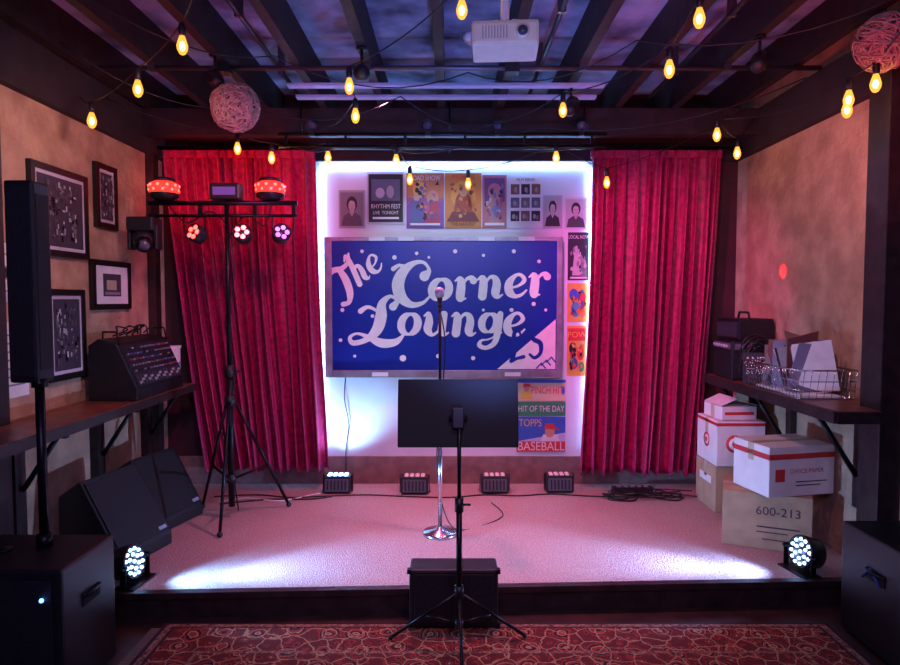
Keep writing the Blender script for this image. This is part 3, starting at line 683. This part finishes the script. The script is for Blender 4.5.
# ------------------------------------------------------------ music stand
b=B('music_stand'); mx,my=.04,2.79
b.cyl((mx,my,.16),(mx,my,.66),.013,blackm); b.cyl((mx,my,.62),(mx,my,1.02),.009,blackm); b.cyl((mx,my,.63),(mx,my,.69),.019,black); b.tube([(mx+.015,my,.66),(mx+.05,my,.66)],.006,black)
for f in ((-.27,2.87),(.34,2.89),(.05,2.48)):
    F=Vector((f[0],f[1],.024)); T=Vector((mx,my,.27)); dd=(F-T).normalized()
    b.tube([T+dd*.02,F],.008,blackm); m_=T.lerp(F,.5); b.tube([(mx,my,.13),m_],.006,blackm); b.sph(F,.011,black)
b.cyl((mx,my,.25),(mx,my,.30),.02,black); b.cyl((mx,my,.11),(mx,my,.15),.018,black)
b.M=TR((mx-.005,my+.03,1.055),0,-10)
b.box((0,0,0),(.52,.004,.29),mat('music_desk',(.006,.006,.008),.7),bev=.0015)
b.box((0,.03,-.145),(.52,.06,.004),blackm); b.box((0,.06,-.135),(.52,.003,.022),blackm)
for sx_ in (-1,1): b.box((sx_*.26,.004,0),(.006,.012,.29),blackm)
b.box((0,.004,.146),(.52,.012,.005),blackm)
b.box((0,-.018,-.02),(.05,.03,.09),black,bev=.005); b.cyl((-.04,-.02,-.02),(.04,-.02,-.02),.012,black)
b.done()

# ------------------------------------------------------------ cartons
def cartonbox(name,loc,rz,sz,m,prints=(),flaps=False):
    b=B(name); b.M=TR(loc,rz); x,y,z=sz
    b.box((0,0,z/2),(x,y,z),m,bev=.004)
    b.box((0,0,z+.0008),(x+.001,.05,.0012),tapem); b.box((x/2+.0008,0,z-.05),(.0012,.05,.1),tapem); b.box((-x/2-.0008,0,z-.05),(.0012,.05,.1),tapem)
    b.box((0,0,z+.001),(x,.002,.001),C(.15,.1,.06))
    if flaps:
        b.box((-x*.28,0,z+.03),(x*.5,y*.96,.004),m,(0,R(-24),0)); b.box((x*.28,0,z+.024),(x*.5,y*.96,.004),m,(0,R(16),0))
    for p in prints:
        if p[0]=='ring':
            for rr,mm in ((.06,redp),(.04,cartonw),(.02,redp)):
                b.cyl((p[1],-y/2-.0006,p[2]),(p[1],-y/2-.0012-(.06-rr)*.03,p[2]),rr,mm,seg=28)
        if p[0]=='ringx':
            for rr,mm in ((.05,redp),(.034,cartonw),(.018,redp)):
                b.cyl((-x/2-.0006,p[1],p[2]),(-x/2-.0012-(.06-rr)*.03,p[1],p[2]),rr,mm,seg=28)
        if p[0]=='bar': b.box((p[1],-y/2-.0008,p[2]),(p[3],.0012,p[4]),p[5])
        if p[0]=='barx': b.box((-x/2-.0008,p[1],p[2]),(.0012,p[3],p[4]),p[5])
        if p[0]=='txt': b.text(p[1],p[4],(p[2],-y/2-.0020,p[3]),p[5])
        if p[0]=='txtx': b.text(p[1],p[4],(-x/2-.0020,p[2],p[3]),p[5],rot=(R(90),0,R(-90)))
    b.done()
ink=C(.08,.05,.05)
cartonbox('cardboard_carton',(1.93,4.45,ZS+.001),0,(.32,.34,.31),carton,prints=[('bar',0,.2,.2,.01,ink),('barx',0,.2,.2,.05,cartonw)])
cartonbox('cardboard_carton',(1.93,4.44,ZS+.315),0,(.32,.34,.30),cartonw,prints=[('ring',-.04,.15),('bar',0,.28,.32,.02,redp),('barx',0,.28,.34,.02,redp),('ringx',0,.15)])
cartonbox('cardboard_carton',(1.92,4.43,ZS+.619),4,(.24,.26,.09),cartonw,prints=[('bar',0,.045,.2,.02,redp)],flaps=True)
cartonbox('cardboard_carton',(1.87,3.80,ZS+.001),-24,(.46,.36,.32),carton,prints=[('txt','600-213',.06,.22,.07,ink),('bar',.06,.13,.22,.008,ink),('bar',.03,.10,.16,.006,ink),('bar',.08,.06,.2,.006,ink),('txtx','THIS END UP',0,.2,.04,ink)])
cartonbox('cardboard_carton',(1.935,3.74,ZS+.326),12,(.42,.31,.28),cartonw,prints=[('txt','OFFICE PAPER',.03,.14,.035,redp),('bar',0,.225,.42,.03,redp),('bar',.06,.08,.2,.006,ink),('bar',.04,.06,.16,.006,ink),('bar',-.14,.12,.06,.07,redp),('barx',0,.225,.31,.03,redp)])

# ------------------------------------------------------------ right shelf clutter
b=B('wire_basket'); b.M=TR((2.01,3.74,1.017))
hx,hy=.14,.30
for z,e in ((.004,0),(.05,.01),(.10,.02),(.16,.03)):
    b.tube([(-hx-e,-hy-e,z),(hx,-hy-e,z),(hx,hy+e,z),(-hx-e,hy+e,z)],.003 if z<.15 else .005,chrome,5,True)
for k in range(17):
    y=-hy+k*2*hy/16; b.tube([(-hx-.03,y,.16),(-hx,y,.004),(hx,y,.004),(hx,y,.16)],.002,chrome,4)
for k in range(8):
    x=-hx+k*2*hx/7; b.tube([(x,-hy-.03,.16),(x,-hy,.004),(x,hy,.004),(x,hy+.03,.16)],.002,chrome,4)
b.done()
b=B('paper_pile'); r=random.Random(12)
for k in range(13):
    hh=r.uniform(.24,.34)
    b.box((2.0+r.uniform(-.02,.02),3.56+k*.030,1.035+hh/2),(.20,.003,hh),[paper,C(.35,.35,.5),C(.10,.10,.14),C(.3,.1,.1),C(.4,.38,.4),C(.3,.2,.16),C(.05,.05,.07)][k%7],(R(r.uniform(-24,24)),R(r.uniform(-14,14)),R(r.uniform(-30,30))))
b.box((2.0,3.74,1.028),(.22,.5,.012),paper); b.done()
b=B('guitar_amplifier'); b.M=TR((2.02,4.47,1.0155),-4)
b.box((0,0,.13),(.28,.36,.26),black,bev=.012); b.box((-.141,0,.10),(.004,.32,.17),grille); b.box((0,-.181,.10),(.24,.004,.17),grille); b.box((-.142,0,.225),(.006,.32,.04),C(.1,.1,.12)); b.box((0,-.182,.225),(.24,.006,.04),C(.1,.1,.12))
for k in range(6): b.cyl((-.144,-.12+k*.048,.225),(-.158,-.12+k*.048,.225),.010,C(.4,.4,.45),seg=10)
for k in range(5): b.cyl((-.08+k*.04,-.184,.225),(-.08+k*.04,-.198,.225),.010,C(.4,.4,.45),seg=10)
b.box((.01,.01,.335),(.24,.30,.15),black,(0,0,R(9)),bev=.01); b.box((-.11,-.01,.335),(.02,.26,.10),C(.03,.03,.04),(0,0,R(9)))
b.tube([(0,-.1,.41),(0,-.08,.45),(0,.08,.45),(0,.1,.41)],.008,black)
b.done()
b=B('cable_coil'); r=random.Random(3)
for k in range(18):
    c=(1.98+r.uniform(-.03,.03),4.17+r.uniform(-.01,.01),1.125+r.uniform(-.02,.12)); rr=.075+r.uniform(-.015,.015); tl=r.uniform(-.02,.02)
    b.tube([(c[0]+rr*math.cos(a),c[1]+tl*math.cos(a)+.01*math.sin(2*a),c[2]+rr*math.sin(a)) for a in [q*math.pi/9 for q in range(18)]],.006,black,6,True)
b.done()
b=B('name_placard'); b.M=TR((1.94,4.11,1.0165),-10,-4); b.box((0,0,.10),(.15,.006,.2),C(.04,.04,.05)); b.text('AND',.06,(0,-.005,.15),white); b.text('STAY',.05,(0,-.005,.08),white); b.done()

# ------------------------------------------------------------ floor cables
b=B('floor_cable'); r=random.Random(9)
def cab(pts,rr=.005,m=black): b.tube([q[:3] for q in crom(pts,8)],rr,m)
z=ZS+.006
cab([(-1.7,4.62,z),(-1.4,4.66,z),(-1.15,4.60,z),(-.9,4.63,z),(-.6,4.66,z),(-.3,4.62,z),(0,4.60,z),(.25,4.66,z),(.5,4.64,z),(.75,4.68,z),(1.1,4.62,z),(1.5,4.66,z),(1.66,4.6,z)])
cab([(-1.6,4.45,z),(-1.3,4.55,z),(-1.0,4.56,z),(-.85,4.62,z)],.006)
cab([(-1.62,4.5,z),(-1.45,4.58,z),(-1.2,4.52,z),(-1.0,4.66,z),(-.95,4.7,z)],.005,paper)
for k in range(8): cab([(1.1+r.uniform(0,.1),4.6,z+k*.007)]+[(1.15+.11*i+r.uniform(-.05,.05),4.60+r.uniform(-.08,.06),z+k*.007) for i in range(6)])
b.done()
b=B('power_strip'); b.box((1.35,4.75,ZS+.021),(.3,.06,.04),black,bev=.006)
for k in range(5): b.box((1.25+k*.05,4.75,ZS+.042),(.03,.03,.004),C(.3,.3,.32))
b.done()
b=B('hanging_cable'); b.tube([q[:3] for q in crom([(-.80,4.96,.96),(-.81,4.955,.8),(-.78,4.96,.6),(-.80,4.95,.4),(-.80,4.93,ZS+.006),(-.83,4.88,ZS+.006)],6)],.004,black); b.done()

# ------------------------------------------------------------ lights
def spot(name,loc,tgt,col,e,ang=60,blend=.6,rad=.04):
    l=bpy.data.lights.new(name,'SPOT'); l.energy=e; l.color=col; l.spot_size=R(ang); l.spot_blend=blend; l.shadow_soft_size=rad
    o=bpy.data.objects.new(name,l); o.location=loc; o.rotation_euler=(Vector(tgt)-Vector(loc)).to_track_quat('-Z','Y').to_euler(); bpy.context.collection.objects.link(o)
def area(name,loc,tgt,col,e,sx=1,sy=1):
    l=bpy.data.lights.new(name,'AREA'); l.shape='RECTANGLE'; l.size=sx; l.size_y=sy; l.energy=e; l.color=col
    o=bpy.data.objects.new(name,l); o.location=loc; o.rotation_euler=(Vector(tgt)-Vector(loc)).to_track_quat('-Z','Y').to_euler(); bpy.context.collection.objects.link(o)
spot('floor_wash_light',(-1.48,3.20,.26),(-.7,3.34,.10),(.20,.46,1),60,100,1,.04)
spot('floor_wash_light',(-1.48,3.20,.28),(.6,3.75,.13),(.24,.46,1),300,50,1,.04)
spot('floor_wash_light',(1.73,3.32,.26),(.9,3.46,.10),(.28,.44,1),55,100,1,.04)
spot('floor_wash_light',(1.73,3.32,.28),(-.4,3.75,.13),(.32,.46,1),240,50,1,.04)
spot('stage_wash_light',(-.4,4.0,2.75),(-.3,4.05,.1),(1,.20,.38),165,72,.9,.05)
spot('stage_wash_light',(.6,3.6,2.75),(.5,3.95,.1),(1,.22,.42),150,72,.9,.05)
spot('curtain_wash_light',(.2,2.9,2.6),(1.5,4.84,1.5),(1,.10,.5),270,52,.8,.05)
spot('curtain_wash_light',(-.4,2.9,2.6),(-1.5,4.84,1.5),(1,.08,.42),100,52,.8,.05)
spot('sign_wash_light',(0,3.2,2.8),(-.05,4.9,1.7),(.6,.75,1),72,46,.6,.05)
area('room_fill_light',(0,-.3,2.6),(0,4.5,1.2),(.48,.36,1),44,1.8,.8)
spot('rug_wash_light',(.3,1.6,2.7),(.2,2.9,0),(1,.50,.45),40,75,.9,.1)
spot('ceiling_wash_light',(.2,2.3,1.0),(.1,4.0,3.1),(.16,.26,1),120,88,.9,.1)
spot('ceiling_wash_light',(1.2,2.0,1.6),(1.7,3.5,3.0),(1,.05,.12),75,80,.8,.1)
spot('ceiling_wash_light',(-1.3,2.4,1.8),(-1.3,3.9,3.0),(1,.05,.15),35,70,.8,.1)
spot('wall_wash_light',(-.9,2.7,2.5),(-2.19,3.8,1.8),(1,.50,.52),46,90,.8,.1)
spot('wall_wash_light',(.9,2.9,2.5),(2.19,4.1,1.7),(1,.46,.62),46,90,.8,.1)
spot('uplight_beam',(-.83,4.74,.30),(-.75,4.98,1.0),(.30,.62,1),40,110,.9,.03)
spot('red_effect_beam',(-1.64,4.10,1.96),(-1.75,3.4,.4),(1,.02,.03),10,70,1,.02)
spot('red_effect_beam',(-1.83,4.2,2.36),(-1.70,4.9,2.30),(1,.02,.03),12,140,1,.02)
spot('red_effect_beam',(-1.15,4.2,2.36),(-1.30,4.9,2.30),(1,.02,.03),12,140,1,.02)
spot('laser_dot_light',(-.95,4.05,2.05),(2.18,4.29,1.74),(1,.01,.01),5200,1.9,1,.004)
w=bpy.data.worlds.new('World'); scene.world=w; w.use_nodes=True
w.node_tree.nodes['Background'].inputs[0].default_value=(.26,.15,.6,1); w.node_tree.nodes['Background'].inputs[1].default_value=.045

cam=bpy.data.cameras.new('camera'); cam.sensor_width=36; cam.lens=26.0; cam.clip_start=.05
o=bpy.data.objects.new('camera',cam); o.location=(0,0,1.55); o.rotation_euler=(R(90-2.86),0,0); bpy.context.collection.objects.link(o); scene.camera=o
